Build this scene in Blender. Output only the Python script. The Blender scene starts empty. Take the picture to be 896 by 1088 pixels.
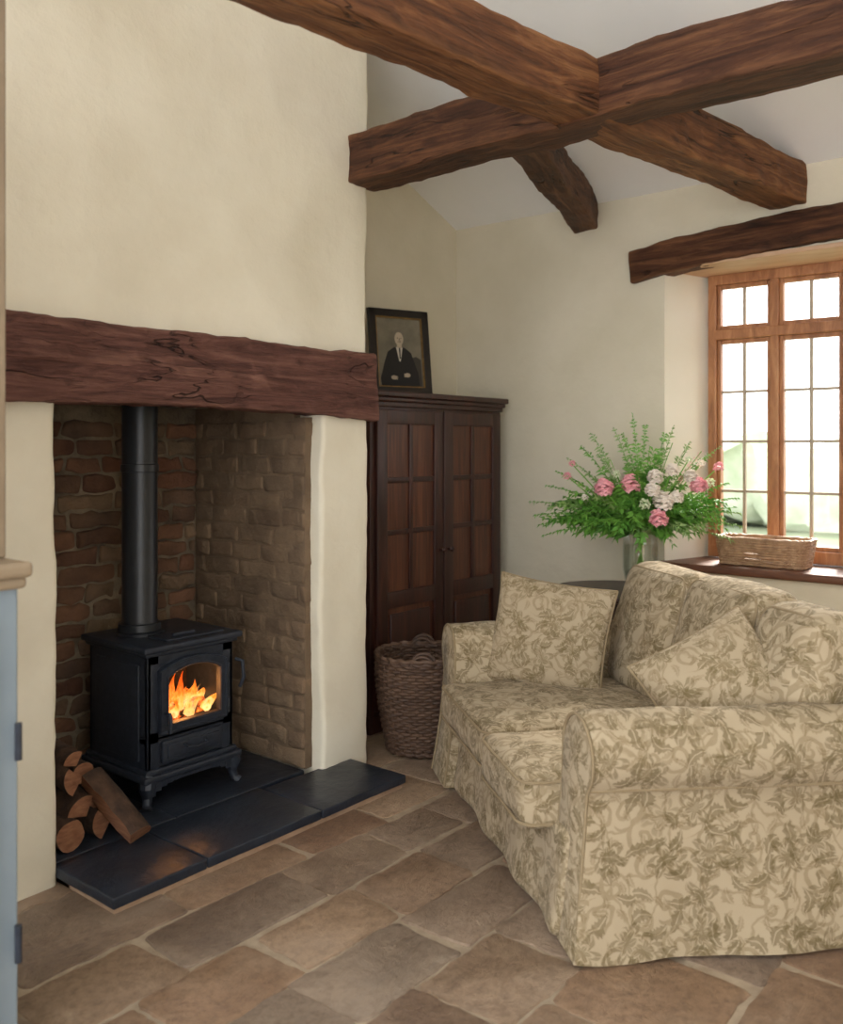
import bpy, bmesh, math, random
from mathutils import Vector, Matrix, noise
random.seed(7)
pi=math.pi
def lin(r,g,b):
    f=lambda c:(c/255/12.92) if c/255<=.04045 else ((c/255+.055)/1.055)**2.4
    return (f(r),f(g),f(b),1)
# ---------------------------------------------------------------- geometry
class G:
    def __init__(s): s.v=[];s.f=[];s.m=[];s.t=[]
    def add(s,VF,mi=0,tint=None,fn=None):
        V,F=VF[0],VF[1]; o=len(s.v)
        s.v+=[tuple(fn(Vector(p))) if fn else tuple(p) for p in V]
        s.f+=[tuple(i+o for i in f) for f in F]
        s.m+=(VF[2] if len(VF)>2 else [mi]*len(F))
        t=random.random() if tint is None else tint
        s.t+=[t]*len(F); return s
    def obj(s,name,mats,parent=None,smooth=False,angle=40,mapf=None,M=None,recalc=True):
        me=bpy.data.meshes.new(name); me.from_pydata(s.v,[],s.f); me.update()
        uv=me.uv_layers.new(name='UVMap')
        for p in me.polygons:
            n=p.normal; a=max(range(3),key=lambda i:abs(n[i]))
            for li in p.loop_indices:
                c=me.vertices[me.loops[li].vertex_index].co
                uv.data[li].uv=((c.y,c.z),(c.x,c.z),(c.x,c.y))[a]
        at=me.attributes.new('tint','FLOAT','FACE')
        at.data.foreach_set('value',s.t)
        if mapf:
            for v in me.vertices: v.co=mapf(v.co)
        for m in (mats if isinstance(mats,(list,tuple)) else [mats]): me.materials.append(m)
        me.polygons.foreach_set('material_index',s.m)
        if recalc:
            bm=bmesh.new(); bm.from_mesh(me); bmesh.ops.recalc_face_normals(bm,faces=bm.faces); bm.to_mesh(me); bm.free()
        if smooth:
            me.shade_smooth()
            try: me.set_sharp_from_angle(angle=math.radians(angle))
            except Exception: pass
        ob=bpy.data.objects.new(name,me); bpy.context.collection.objects.link(ob)
        if M is not None: ob.matrix_world=M
        if parent: ob.parent=parent
        return ob
def empty(name,loc=(0,0,0)):
    e=bpy.data.objects.new(name,None); e.empty_display_size=.1
    bpy.context.collection.objects.link(e); return e
def rbox(lo,hi,r=.01,seg=10,k=1):
    c=[(a+b)/2 for a,b in zip(lo,hi)]; h=[abs(b-a)/2 for a,b in zip(lo,hi)]
    r=min(r,min(h)*.98)
    st={1:[0],2:[0,.45],3:[0,.3,.62]}[k]
    ax=[]
    for i in range(3):
        core=h[i]-r; n=max(1,int(round(2*core/seg)))
        L=[-h[i]+q*r for q in st]+[-core+2*core*j/n for j in range(n+1)]+[h[i]-q*r for q in reversed(st)]
        ax.append(L)
    V=[];F=[];idx={}
    def vid(p):
        key=tuple(round(x,5) for x in p)
        if key not in idx:
            cc=[max(-(h[i]-r),min(h[i]-r,p[i])) for i in range(3)]
            d=Vector([p[i]-cc[i] for i in range(3)])
            if d.length>0: d=d.normalized()*r
            idx[key]=len(V); V.append((c[0]+cc[0]+d[0],c[1]+cc[1]+d[1],c[2]+cc[2]+d[2]))
        return idx[key]
    for a in range(3):
        b,d=(a+1)%3,(a+2)%3
        for s in (-1,1):
            for i in range(len(ax[b])-1):
                for j in range(len(ax[d])-1):
                    q=[]
                    for ii,jj in ((i,j),(i+1,j),(i+1,j+1),(i,j+1)):
                        p=[0,0,0];p[a]=s*h[a];p[b]=ax[b][ii];p[d]=ax[d][jj];q.append(vid(p))
                    if s<0:q.reverse()
                    if len(set(q))>=3: F.append(tuple(dict.fromkeys(q)))
    return V,F
def tube(path,r,n=8,closed=False,rads=None,cap=True):
    P=[Vector(p) for p in path]; m=len(P);V=[];F=[];up=Vector((0,0,1));prev=None
    for i in range(m):
        a=P[(i-1)%m] if (closed or i>0) else P[i]; b=P[(i+1)%m] if (closed or i<m-1) else P[i]
        t=(b-a).normalized()
        if prev is None:
            ref=up if abs(t.dot(up))<.9 else Vector((1,0,0)); nn=(ref-t*ref.dot(t)).normalized()
        else: nn=(prev-t*prev.dot(t)).normalized()
        prev=nn; bb=t.cross(nn); rr=rads[i] if rads else r
        for j in range(n):
            an=2*pi*j/n; V.append(P[i]+nn*math.cos(an)*rr+bb*math.sin(an)*rr)
    for i in range(m if closed else m-1):
        for j in range(n):
            F.append((i*n+j,i*n+(j+1)%n,((i+1)%m)*n+(j+1)%n,((i+1)%m)*n+j))
    if cap and not closed: F.append(tuple(range(n)));F.append(tuple((m-1)*n+j for j in range(n)))
    return V,F
def lathe(prof,n=32,c=(0,0)):
    V=[];F=[]
    for r,z in prof:
        for j in range(n):
            a=2*pi*j/n;V.append((c[0]+r*math.cos(a),c[1]+r*math.sin(a),z))
    for i in range(len(prof)-1):
        for j in range(n):F.append((i*n+j,i*n+(j+1)%n,(i+1)*n+(j+1)%n,(i+1)*n+j))
    return V,F
def N(p,s=1,o=0): return noise.noise(Vector((p[0]*s+o,p[1]*s+o*1.7,p[2]*s-o)))
def wob(amp,s,o=0):
    return lambda p: p+Vector((N(p,s,o),N(p,s,o+31),N(p,s,o+67)))*amp
# ---------------------------------------------------------------- materials
def newmat(name):
    m=bpy.data.materials.new(name); m.use_nodes=True; nt=m.node_tree; return m,nt,nt.nodes['Principled BSDF']
def setin(nt,sock,v):
    if hasattr(v,'is_output') : nt.links.new(v,sock)
    else: sock.default_value=v
def MM(nt,op,a,b=0.0,c=None):
    n=nt.nodes.new('ShaderNodeMath'); n.operation=op
    setin(nt,n.inputs[0],a); setin(nt,n.inputs[1],b)
    if c is not None:setin(nt,n.inputs[2],c)
    return n.outputs[0]
def VM(nt,op,a,b):
    n=nt.nodes.new('ShaderNodeVectorMath'); n.operation=op
    setin(nt,n.inputs[0],a)
    if op=='SCALE': setin(nt,n.inputs[3],b)
    else: setin(nt,n.inputs[1],b)
    return n.outputs[0]
def mix(nt,f,a,b,mode='MIX'):
    n=nt.nodes.new('ShaderNodeMix'); n.data_type='RGBA'; n.blend_type=mode
    setin(nt,n.inputs[0],f); setin(nt,n.inputs[6],a); setin(nt,n.inputs[7],b); return n.outputs[2]
def noi(nt,vec,scale,detail=4,rough=.55,dist=0,out='Fac'):
    n=nt.nodes.new('ShaderNodeTexNoise'); n.inputs['Scale'].default_value=scale
    n.inputs['Detail'].default_value=detail;n.inputs['Roughness'].default_value=rough;n.inputs['Distortion'].default_value=dist
    nt.links.new(vec,n.inputs['Vector']); return n.outputs[out]
def ramp(nt,f,stops):
    n=nt.nodes.new('ShaderNodeValToRGB'); e=n.color_ramp.elements
    while len(e)<len(stops): e.new(.5)
    for i,(p,c) in enumerate(stops): e[i].position=p; e[i].color=c
    nt.links.new(f,n.inputs[0]); return n.outputs[0]
def mrange(nt,v,a,b):
    n=nt.nodes.new('ShaderNodeMapRange');n.inputs[1].default_value=a;n.inputs[2].default_value=b;nt.links.new(v,n.inputs[0]);return n.outputs[0]
def coord(nt,kind='Object',scale=(1,1,1)):
    t=nt.nodes.new('ShaderNodeTexCoord'); mp=nt.nodes.new('ShaderNodeMapping'); mp.inputs['Scale'].default_value=scale
    nt.links.new(t.outputs[kind],mp.inputs[0]); return mp.outputs[0]
def bump(nt,b,h,strength=.3,dist=.01):
    n=nt.nodes.new('ShaderNodeBump'); n.inputs['Strength'].default_value=strength;n.inputs['Distance'].default_value=dist
    nt.links.new(h,n.inputs['Height']); nt.links.new(n.outputs[0],b.inputs['Normal'])
def attr(nt,name='tint'):
    n=nt.nodes.new('ShaderNodeAttribute'); n.attribute_name=name; return n.outputs['Fac']
def pm(name,c1,c2,ns=5,scale=(1,1,1),rough=.7,bmp=.2,bd=.01,bs=None,metal=0,tc=None,detail=5,lo=.3,hi=.7,spec=.5,tf=.62,dist=0,kind='Object'):
    m,nt,b=newmat(name); v=coord(nt,kind,scale)
    f=noi(nt,v,ns,detail,.6,dist); col=ramp(nt,f,[(lo,c1),(hi,c2)])
    if tc:
        n=len(tc); tcol=ramp(nt,attr(nt),[(i/(n-1),c) for i,c in enumerate(tc)])
        col=mix(nt,tf,col,tcol)
    nt.links.new(col,b.inputs['Base Color'])
    b.inputs['Roughness'].default_value=rough;b.inputs['Metallic'].default_value=metal
    b.inputs['Specular IOR Level'].default_value=spec
    if bmp: bump(nt,b,noi(nt,v,bs or ns*3,6,.6,dist),bmp,bd)
    return m
def woodmat(name,dark,mid,light,along=(1.2,14,14),rough=.6,bs=.5,bd=.006,crack=0,blot=.5,spec=.5):
    m,nt,b=newmat(name); v=coord(nt,'Object',along)
    g=noi(nt,v,1.6,7,.65,1.2); g2=noi(nt,coord(nt,'Object',(1,1,1)),2.2,3)
    col=ramp(nt,g,[(.3,dark),(.5,mid),(.70,light)])
    col=mix(nt,MM(nt,'MULTIPLY',g2,blot),col,dark)
    n2=noi(nt,v,3,8,.7,.8); h=MM(nt,'ADD',g,n2)
    if crack:
        cn=noi(nt,VM(nt,'MULTIPLY',v,(1.0,.55,.55)),1.1,3,.6,.7)
        d=MM(nt,'ABSOLUTE',MM(nt,'SUBTRACT',cn,.5))
        k=MM(nt,'MULTIPLY',MM(nt,'SUBTRACT',1,mrange(nt,d,.003,.013)),mrange(nt,noi(nt,coord(nt),3.1,2),.48,.60))
        col=mix(nt,MM(nt,'MULTIPLY',k,crack),col,lin(34,20,14)); h=MM(nt,'SUBTRACT',h,MM(nt,'MULTIPLY',k,1.4))
        fn_=noi(nt,VM(nt,'MULTIPLY',v,(1.0,3.0,3.0)),2.0,4,.7)
        col=mix(nt,MM(nt,'MULTIPLY',mrange(nt,fn_,.50,.70),.42),col,dark)
        ge=nt.nodes.new('ShaderNodeNewGeometry')
        col=mix(nt,MM(nt,'MULTIPLY',mrange(nt,ge.outputs['Pointiness'],.51,.56),.6),col,light)
    nt.links.new(col,b.inputs['Base Color']); b.inputs['Roughness'].default_value=rough;b.inputs['Specular IOR Level'].default_value=spec
    bump(nt,b,h,bs,bd); return m
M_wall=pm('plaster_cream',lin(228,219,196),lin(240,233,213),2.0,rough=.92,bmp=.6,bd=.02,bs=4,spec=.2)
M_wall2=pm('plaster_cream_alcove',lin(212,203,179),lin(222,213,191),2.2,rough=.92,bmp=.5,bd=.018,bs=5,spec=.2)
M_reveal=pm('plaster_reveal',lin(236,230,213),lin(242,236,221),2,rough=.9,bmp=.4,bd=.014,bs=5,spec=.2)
M_ceil=pm('plaster_white',lin(244,243,240),lin(249,248,246),2,rough=.95,bmp=.2,bd=.01,bs=4,spec=.1)
M_beam=woodmat('oak_beam',lin(66,38,23),lin(132,84,51),lin(186,130,82),rough=.62,bs=1,bd=.016,crack=.8,blot=.45,spec=.3)
M_beam2=woodmat('oak_beam_dark',lin(46,27,18),lin(94,58,38),lin(144,98,65),rough=.62,bs=1,bd=.016,crack=.8,blot=.5,spec=.3)
M_mantel=woodmat('oak_mantel',lin(74,46,40),lin(122,82,71),lin(156,112,96),along=(1.6,16,16),rough=.75,bs=1,bd=.02,crack=.8,blot=.35,spec=.25)
M_winwood=woodmat('window_oak',lin(130,84,52),lin(172,116,74),lin(200,146,100),along=(10,10,2),rough=.5,bs=.2,bd=.003,blot=.3)
M_cab=woodmat('mahogany',lin(34,15,11),lin(58,28,20),lin(82,42,28),along=(16,16,1.3),rough=.4,bs=.15,bd=.003)
M_cabpan=woodmat('mahogany_panel',lin(54,27,18),lin(90,50,32),lin(120,72,46),along=(22,16,1.0),rough=.4,bs=.15,bd=.003)
M_iron=pm('cast_iron',lin(38,43,52),lin(52,58,69),40,rough=.45,bmp=.15,bd=.002,bs=150,spec=.45,metal=.1)
M_slate=pm('slate',lin(28,33,42),lin(54,61,73),4.5,rough=.36,bmp=.6,bd=.01,bs=12,tc=[lin(30,35,43),lin(44,50,60),lin(38,43,52)],spec=.4,tf=.45)
M_grout=pm('lime_mortar',lin(158,141,120),lin(186,169,146),14,rough=.95,bmp=.5,bd=.006,bs=60)
M_hbase=pm('hearth_bed',lin(150,122,98),lin(182,154,128),14,rough=.95,bmp=.5,bd=.006,bs=60)
M_soot=pm('soot',lin(10,10,10),lin(24,22,20),6,rough=.95,bmp=.2)
def stonemat():
    m,nt,b=newmat('flagstone'); v=coord(nt)
    t=ramp(nt,attr(nt),[(0,lin(128,98,74)),(.16,lin(176,144,114)),(.33,lin(132,124,114)),(.5,lin(184,157,128)),(.66,lin(142,106,80)),(.83,lin(156,146,132)),(1,lin(122,102,86))])
    off=MM(nt,'MULTIPLY',attr(nt),40.0)
    vo=VM(nt,'ADD',v,off)
    f=noi(nt,vo,5,10,.75,.5); c=ramp(nt,f,[(.28,lin(80,57,44)),(.44,lin(136,107,84)),(.58,lin(168,139,113)),(.74,lin(212,189,164))])
    c=mix(nt,.56,c,t)
    f2=noi(nt,v,30,7,.75); c=mix(nt,MM(nt,'MULTIPLY',mrange(nt,f2,.45,.7),.6),c,lin(84,63,49))
    f3=noi(nt,vo,1.8,3,.6); c=mix(nt,MM(nt,'MULTIPLY',mrange(nt,f3,.5,.7),.4),c,lin(194,173,150))
    nt.links.new(c,b.inputs['Base Color'])
    nt.links.new(MM(nt,'ADD',MM(nt,'MULTIPLY',f,.35),.28),b.inputs['Roughness'])
    bump(nt,b,MM(nt,'ADD',f,MM(nt,'MULTIPLY',f2,.35)),.9,.03); return m
M_stone=stonemat()
M_brick=pm('sooty_brick',lin(54,41,34),lin(140,104,79),8,rough=.95,bmp=1,bd=.018,bs=22,tc=[lin(128,80,58),lin(60,48,40),lin(146,126,98),lin(100,82,68),lin(142,98,72),lin(78,66,56)],tf=.55)
M_brick2=pm('limewashed_brick',lin(88,71,55),lin(156,132,105),6,rough=.95,bmp=1,bd=.02,bs=14,tc=[lin(126,100,77),lin(106,87,68),lin(140,116,90)],tf=.55)
M_mortar=pm('old_mortar',lin(76,65,54),lin(156,140,116),6,rough=.97,bmp=.9,bd=.014,bs=30)
M_wick=pm('wicker_dark',lin(58,40,30),lin(112,84,64),30,rough=.6,bmp=.3,bd=.003,bs=90,tc=[lin(66,47,36),lin(98,74,57)])
M_wick2=pm('wicker_light',lin(140,106,78),lin(186,152,118),30,rough=.6,bmp=.3,bd=.003,bs=90)
M_bark=pm('bark',lin(44,30,22),lin(92,68,52),16,rough=.95,bmp=1,bd=.012,bs=30)
M_cut=pm('split_wood',lin(118,74,50),lin(164,116,84),8,scale=(3,1,8),rough=.85,bmp=.4,bd=.005,bs=30)
M_blue=pm('blue_paint',lin(128,142,152),lin(140,153,162),4,rough=.5,bmp=.1)
M_ctop=pm('dresser_top',lin(132,114,92),lin(152,134,110),5,rough=.5,bmp=.1)
M_black=pm('black_frame',lin(20,17,15),lin(36,30,26),20,rough=.35,bmp=.2,bd=.002)
M_gold=pm('gilt_slip',lin(120,92,50),lin(160,128,76),30,rough=.45,bmp=.1,metal=.6)
M_tabl=woodmat('dark_table',lin(26,14,10),lin(48,26,18),lin(70,40,28),rough=.35,bs=.1,bd=.002)
def flat(name,c,r=.8): 
    return pm(name,c,tuple([min(1,x*1.15) for x in c[:3]]+[1]),25,rough=r,bmp=0)
def floral(name,cream,cream2,ink1,ink2,S=1.0,K=1.0):
    m,nt,b=newmat(name)
    t=nt.nodes.new('ShaderNodeTexCoord'); uv=t.outputs['UV']
    w=noi(nt,uv,8,3,.55,0,'Color'); w=VM(nt,'SCALE',VM(nt,'SUBTRACT',w,(.5,.5,.5)),.06)
    uvw=VM(nt,'ADD',uv,w)
    def cell(sc,off,rnd):
        vec=VM(nt,'ADD',VM(nt,'SCALE',uvw,sc*S),off)
        vo=nt.nodes.new('ShaderNodeTexVoronoi'); vo.voronoi_dimensions='2D'; vo.inputs['Scale'].default_value=1;vo.inputs['Randomness'].default_value=rnd
        nt.links.new(vec,vo.inputs['Vector'])
        d=VM(nt,'SUBTRACT',vec,vo.outputs['Position'])
        s=nt.nodes.new('ShaderNodeSeparateXYZ'); nt.links.new(d,s.inputs[0])
        c=nt.nodes.new('ShaderNodeSeparateColor'); nt.links.new(vo.outputs['Color'],c.inputs[0])
        ro=MM(nt,'MULTIPLY',c.outputs[0],6.283)
        x,y=s.outputs[0],s.outputs[1]
        an=MM(nt,'ADD',MM(nt,'ARCTAN2',y,x),ro)
        rad=MM(nt,'SQRT',MM(nt,'ADD',MM(nt,'MULTIPLY',x,x),MM(nt,'MULTIPLY',y,y)))
        return an,rad,c.outputs[1]
    def step(v,e=.02):
        n=nt.nodes.new('ShaderNodeMapRange'); n.inputs[1].default_value=-e;n.inputs[2].default_value=e
        setin(nt,n.inputs[0],v); return n.outputs[0]
    def flower(sc,off,pet,size,rnd=.7):
        an,rad,rc=cell(sc,off,rnd)
        edge=MM(nt,'MULTIPLY',MM(nt,'ADD',MM(nt,'MULTIPLY',MM(nt,'ABSOLUTE',MM(nt,'COSINE',MM(nt,'MULTIPLY',an,pet/2))),.55),.45),size)
        m1=step(MM(nt,'SUBTRACT',edge,rad))
        rr=MM(nt,'DIVIDE',rad,edge)
        gap=step(MM(nt,'SUBTRACT',.09,MM(nt,'ABSOLUTE',MM(nt,'SUBTRACT',rr,.58))),.04)
        vein=step(MM(nt,'SUBTRACT',.22,MM(nt,'ABSOLUTE',MM(nt,'SINE',MM(nt,'MULTIPLY',an,pet)))),.1)
        gap=MM(nt,'MAXIMUM',gap,MM(nt,'MULTIPLY',vein,.7))
        on=step(MM(nt,'SUBTRACT',rc,.25))
        return MM(nt,'MULTIPLY',on,MM(nt,'MULTIPLY',m1,MM(nt,'SUBTRACT',1,gap)))
    def scroll(sc,off,k,R,rnd=.8,th=.5):
        an,rad,_=cell(sc,off,rnd)
        s=MM(nt,'SINE',MM(nt,'ADD',an,MM(nt,'MULTIPLY',rad,k)))
        a=step(MM(nt,'SUBTRACT',s,th),.12); return MM(nt,'MULTIPLY',a,step(MM(nt,'SUBTRACT',R,rad)))
    def leaf(sc,off,L,W,rnd=.9):
        an,rad,_=cell(sc,off,rnd)
        x=MM(nt,'MULTIPLY',rad,MM(nt,'COSINE',an)); y=MM(nt,'MULTIPLY',rad,MM(nt,'SINE',an))
        y=MM(nt,'ADD',y,MM(nt,'MULTIPLY',MM(nt,'MULTIPLY',x,x),.9))
        xx=MM(nt,'DIVIDE',x,L)
        ser=MM(nt,'ADD',MM(nt,'MULTIPLY',MM(nt,'SINE',MM(nt,'MULTIPLY',x,38.0)),.16),.9)
        e=MM(nt,'MULTIPLY',MM(nt,'MULTIPLY',MM(nt,'SUBTRACT',1,MM(nt,'MULTIPLY',xx,xx)),W),ser)
        ay=MM(nt,'ABSOLUTE',y)
        a=step(MM(nt,'SUBTRACT',e,ay)); g=step(MM(nt,'SUBTRACT',ay,.022),.015)
        return MM(nt,'MULTIPLY',a,g)
    A=flower(7.4,(0.3,.1,0),6,.46); B=scroll(9.0,(3.3,1.1,0),18,.5)
    C=leaf(12,(7.1,4.2,0),.50,.23); D=leaf(17,(1.1,9.2,0),.46,.19)
    ve=nt.nodes.new('ShaderNodeTexVoronoi'); ve.voronoi_dimensions='2D'; ve.feature='DISTANCE_TO_EDGE'; ve.inputs['Scale'].default_value=7*S
    nt.links.new(VM(nt,'ADD',uv,VM(nt,'SCALE',w,1.8)),ve.inputs['Vector'])
    E=step(MM(nt,'SUBTRACT',.028,ve.outputs['Distance']),.012)
    base=mix(nt,noi(nt,uv,9,3),cream,cream2)
    wear=MM(nt,'ADD',MM(nt,'MULTIPLY',noi(nt,uv,30,3),.8),.5)
    q=lambda s,f:MM(nt,'MULTIPLY',MM(nt,'MULTIPLY',s,f*K),wear)
    c=mix(nt,q(D,.45),base,ink2)
    c=mix(nt,q(MM(nt,'MAXIMUM',B,E),.48),c,ink2)
    c=mix(nt,q(A,.55),c,ink1)
    c=mix(nt,q(C,.62),c,ink1)
    nt.links.new(c,b.inputs['Base Color']); b.inputs['Roughness'].default_value=.9; b.inputs['Specular IOR Level'].default_value=.15
    b.inputs['Sheen Weight'].default_value=.08
    bump(nt,b,MM(nt,'ADD',noi(nt,uv,260,2),MM(nt,'MULTIPLY',noi(nt,uv,7,3),3.0)),.3,.006)
    return m
M_sofa=floral('floral_linen',lin(172,155,127),lin(184,168,141),lin(98,84,52),lin(122,104,71),1.08,.95)
M_pil=floral('floral_cushion',lin(170,153,125),lin(180,164,138),lin(108,94,61),lin(126,108,77),1.25,.92)
M_pipe=pm('piping_linen',lin(140,122,92),lin(152,135,106),40,rough=.9,bmp=.1)
def glassy(name,f=.08,tint=(1,1,1,1)):
    m=bpy.data.materials.new(name); m.use_nodes=True; nt=m.node_tree; nt.nodes.clear()
    o=nt.nodes.new('ShaderNodeOutputMaterial'); t=nt.nodes.new('ShaderNodeBsdfTransparent'); t.inputs[0].default_value=tint
    g=nt.nodes.new('ShaderNodeBsdfGlossy'); g.inputs['Roughness'].default_value=.03
    x=nt.nodes.new('ShaderNodeMixShader'); x.inputs[0].default_value=f
    nt.links.new(t.outputs[0],x.inputs[1]);nt.links.new(g.outputs[0],x.inputs[2]);nt.links.new(x.outputs[0],o.inputs[0]); return m
M_glass=glassy('window_glass',.04);M_sglass=glassy('stove_glass',.05,(.9,.85,.8,1)); M_vase=glassy('vase_glass',.14,(.97,.99,.98,1))
# ---------------------------------------------------------------- room shell
g=G(); g.add(rbox((-2,-2,-.12),(4.95,3.7,-.005),.001,20)); 
def stone(x0,x1,y0,y1):
    cr=.022; pts=[]
    j=lambda:random.uniform(-.018,.018)
    q=[(x0+j(),y0+j()),(x1+j(),y0+j()),(x1+j(),y1+j()),(x0+j(),y1+j())]
    w,h=x1-x0,y1-y0
    loc=[]
    for cx,cy,a0 in ((w-cr,h-cr,0),(cr,h-cr,90),(cr,cr,180),(w-cr,cr,270)):
        for k in range(4):
            a=math.radians(a0+30*k); loc.append((cx+cr*math.cos(a),cy+cr*math.sin(a)))
    full=[]
    for i,p in enumerate(loc):
        n=loc[(i+1)%len(loc)]; full.append(p)
        if math.hypot(n[0]-p[0],n[1]-p[1])>.08:
            for k in range(1,12): full.append((p[0]+(n[0]-p[0])*k/12,p[1]+(n[1]-p[1])*k/12))
    for a,b in full:
        s,t=a/w,b/h
        X=(1-s)*(1-t)*q[0][0]+s*(1-t)*q[1][0]+s*t*q[2][0]+(1-s)*t*q[3][0]
        Y=(1-s)*(1-t)*q[0][1]+s*(1-t)*q[1][1]+s*t*q[2][1]+(1-s)*t*q[3][1]
        nx=noise.noise(Vector((X*16,Y*16,1)))*.010+noise.noise(Vector((X*45,Y*45,8)))*.005
        ny=noise.noise(Vector((X*16,Y*16,5)))*.010+noise.noise(Vector((X*45,Y*45,3)))*.005
        pts.append((X+nx,Y+ny))
    c=(sum(p[0] for p in pts)/len(pts),sum(p[1] for p in pts)/len(pts)); zt=random.uniform(-.002,.002)
    V=[];F=[];n=len(pts)
    for s,z in ((.97,zt),(.988,zt-.0012),(1,zt-.005),(1,-.03)):
        for p in pts: V.append((c[0]+(p[0]-c[0])*s,c[1]+(p[1]-c[1])*s,z))
    for r in range(3):
        for i in range(n):F.append((r*n+i,r*n+(i+1)%n,(r+1)*n+(i+1)%n,(r+1)*n+i))
    F.append(tuple(range(n))); return V,F
y=-1.9
while y<3.42:
    h=random.choice([.25,.30,.36,.40]); x=-1.95-random.random()*.3
    while x<4.45:
        w=random.uniform(.28,.56); x1=min(x+w,4.49)
        if x1-x>.12: g.add(stone(x+.005,x1-.005,y+.005,min(y+h,3.44)-.005),1)
        x+=w
    y+=h
g.obj('floor',[M_grout,M_stone],smooth=True,angle=30)
oy0,oy1,oz0,oz1=.44,2.06,.80,2.33; by0,by1=.54,1.95
V=[];F=[];mi=[]
def quad(a,b,c,d,m=0):
    o=len(V);V.extend([a,b,c,d]);F.append((o,o+1,o+2,o+3));mi.append(m)
X0,X1=4.5,4.9
for X,(a,b) in ((X0,(oy0,oy1)),(X1,(by0,by1))):
    quad((X,-2,-.1),(X,a,-.1),(X,a,3.0),(X,-2,3.0)); quad((X,b,-.1),(X,3.75,-.1),(X,3.75,3.0),(X,b,3.0))
    quad((X,a,-.1),(X,b,-.1),(X,b,oz0),(X,a,oz0)); quad((X,a,oz1),(X,b,oz1),(X,b,3.0),(X,a,3.0))
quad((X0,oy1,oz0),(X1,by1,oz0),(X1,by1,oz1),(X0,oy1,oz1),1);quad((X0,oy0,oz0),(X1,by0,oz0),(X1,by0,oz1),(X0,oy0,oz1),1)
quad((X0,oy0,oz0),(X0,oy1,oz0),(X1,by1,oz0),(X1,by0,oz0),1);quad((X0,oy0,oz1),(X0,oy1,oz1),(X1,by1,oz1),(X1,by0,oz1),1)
quad((X0,-2,-.1),(X1,-2,-.1),(X1,-2,3),(X0,-2,3));quad((X0,3.75,-.1),(X1,3.75,-.1),(X1,3.75,3),(X0,3.75,3))
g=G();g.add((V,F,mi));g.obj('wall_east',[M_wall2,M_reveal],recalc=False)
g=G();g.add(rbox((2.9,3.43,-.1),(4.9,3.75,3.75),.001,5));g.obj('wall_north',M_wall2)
g=G()
for lo,hi in (((-2,-2.15,-.1),(4.9,-2,.9)),((-2,-2.15,2.5),(4.9,-2,3.75)),((-2,-2.15,.9),(-1.6,-2,2.5)),((.5,-2.15,.9),(4.9,-2,2.5))): g.add(rbox(lo,hi,.001,5))
g.obj('wall_south',M_wall2)  # unseen wall behind the camera, its opening added to let fill daylight in
prof=[(4.95,2.56),(4.5,2.74),(3.6,3.11),(2.3,3.62),(-2,3.62),(-2,3.8),(4.95,3.8)]
V=[(x,yy,z) for yy in (-2.15,3.8) for x,z in prof]; n=len(prof)
F=[tuple(range(n)),tuple(range(n,2*n))]+[(i,(i+1)%n,n+(i+1)%n,n+i) for i in range(n)]
g=G();g.add((V,F));g.obj('ceiling',M_ceil)
def bw(p):
    k=.55 if p.z<1.6 else 1
    d=Vector((N(p,2.2,3),N(p,2.2,9),0))*.024*k+Vector((N(p,7,3),N(p,7,9),0))*.012*k+Vector((N(p,18,3),N(p,18,9),0))*.005
    return p+d
g=G()
g.add(rbox((2.678,2.75,-.05),(2.965,3.6,1.66),.022,.05,3),fn=bw)
g.add(rbox((-.2,2.75,-.05),(1.512,3.6,1.66),.022,.05,3),fn=bw)
g.add(rbox((-.2,2.75,1.61),(2.965,3.6,3.75),.03,.08,3),fn=bw)
g.add(rbox((1.4,3.6,-.05),(2.8,3.7,1.7),.005,1))
g.obj('chimney_breast',M_wall,smooth=True,angle=60)
g=G()
g.add(rbox((1.5,3.56,.05),(2.655,3.60,1.58),.002,5),1); g.add(rbox((2.643,2.88,.05),(2.70,3.59,1.58),.002,5),3); g.add(rbox((2.643,2.81,.05),(2.70,2.885,1.525),.002,5),3)
z=.053;row=0
while z<1.5:
    x=1.44+(.11 if row%2 else 0)-.1
    while x<2.64:
        w=random.uniform(.14,.27);a,b=max(x,1.5),min(x+w-.010,2.64)
        if b-a>.03:
            o=random.uniform(0,.008);g.add(rbox((a+.003,3.550-o,z+.003),(b-.003,3.58,z+.070),.014,.04,2),0,fn=wob(.018,16))
        x+=w
    yy=2.81-(.1 if row%2 else 0)
    while yy<3.55:
        w=random.uniform(.15,.26);a,b=max(yy,2.81),min(yy+w-.010,3.55)
        if b-a>.03 and not(z>1.45 and a<2.88):
            o=random.uniform(-.003,.003);g.add(rbox((2.637-o,a+.002,z+.002),(2.69,b-.002,z+.072),.012,.04,2),2,fn=wob(.012,12))
        yy+=w
    z+=.077;row+=1
g.obj('brick_fireback',[M_brick,M_mortar,M_brick2,M_brick2],smooth=True,angle=50)
g=G();g.add(rbox((1.535,2.885,1.585),(2.635,3.57,1.600),.003,5));g.obj('register_plate',M_soot)
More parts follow.
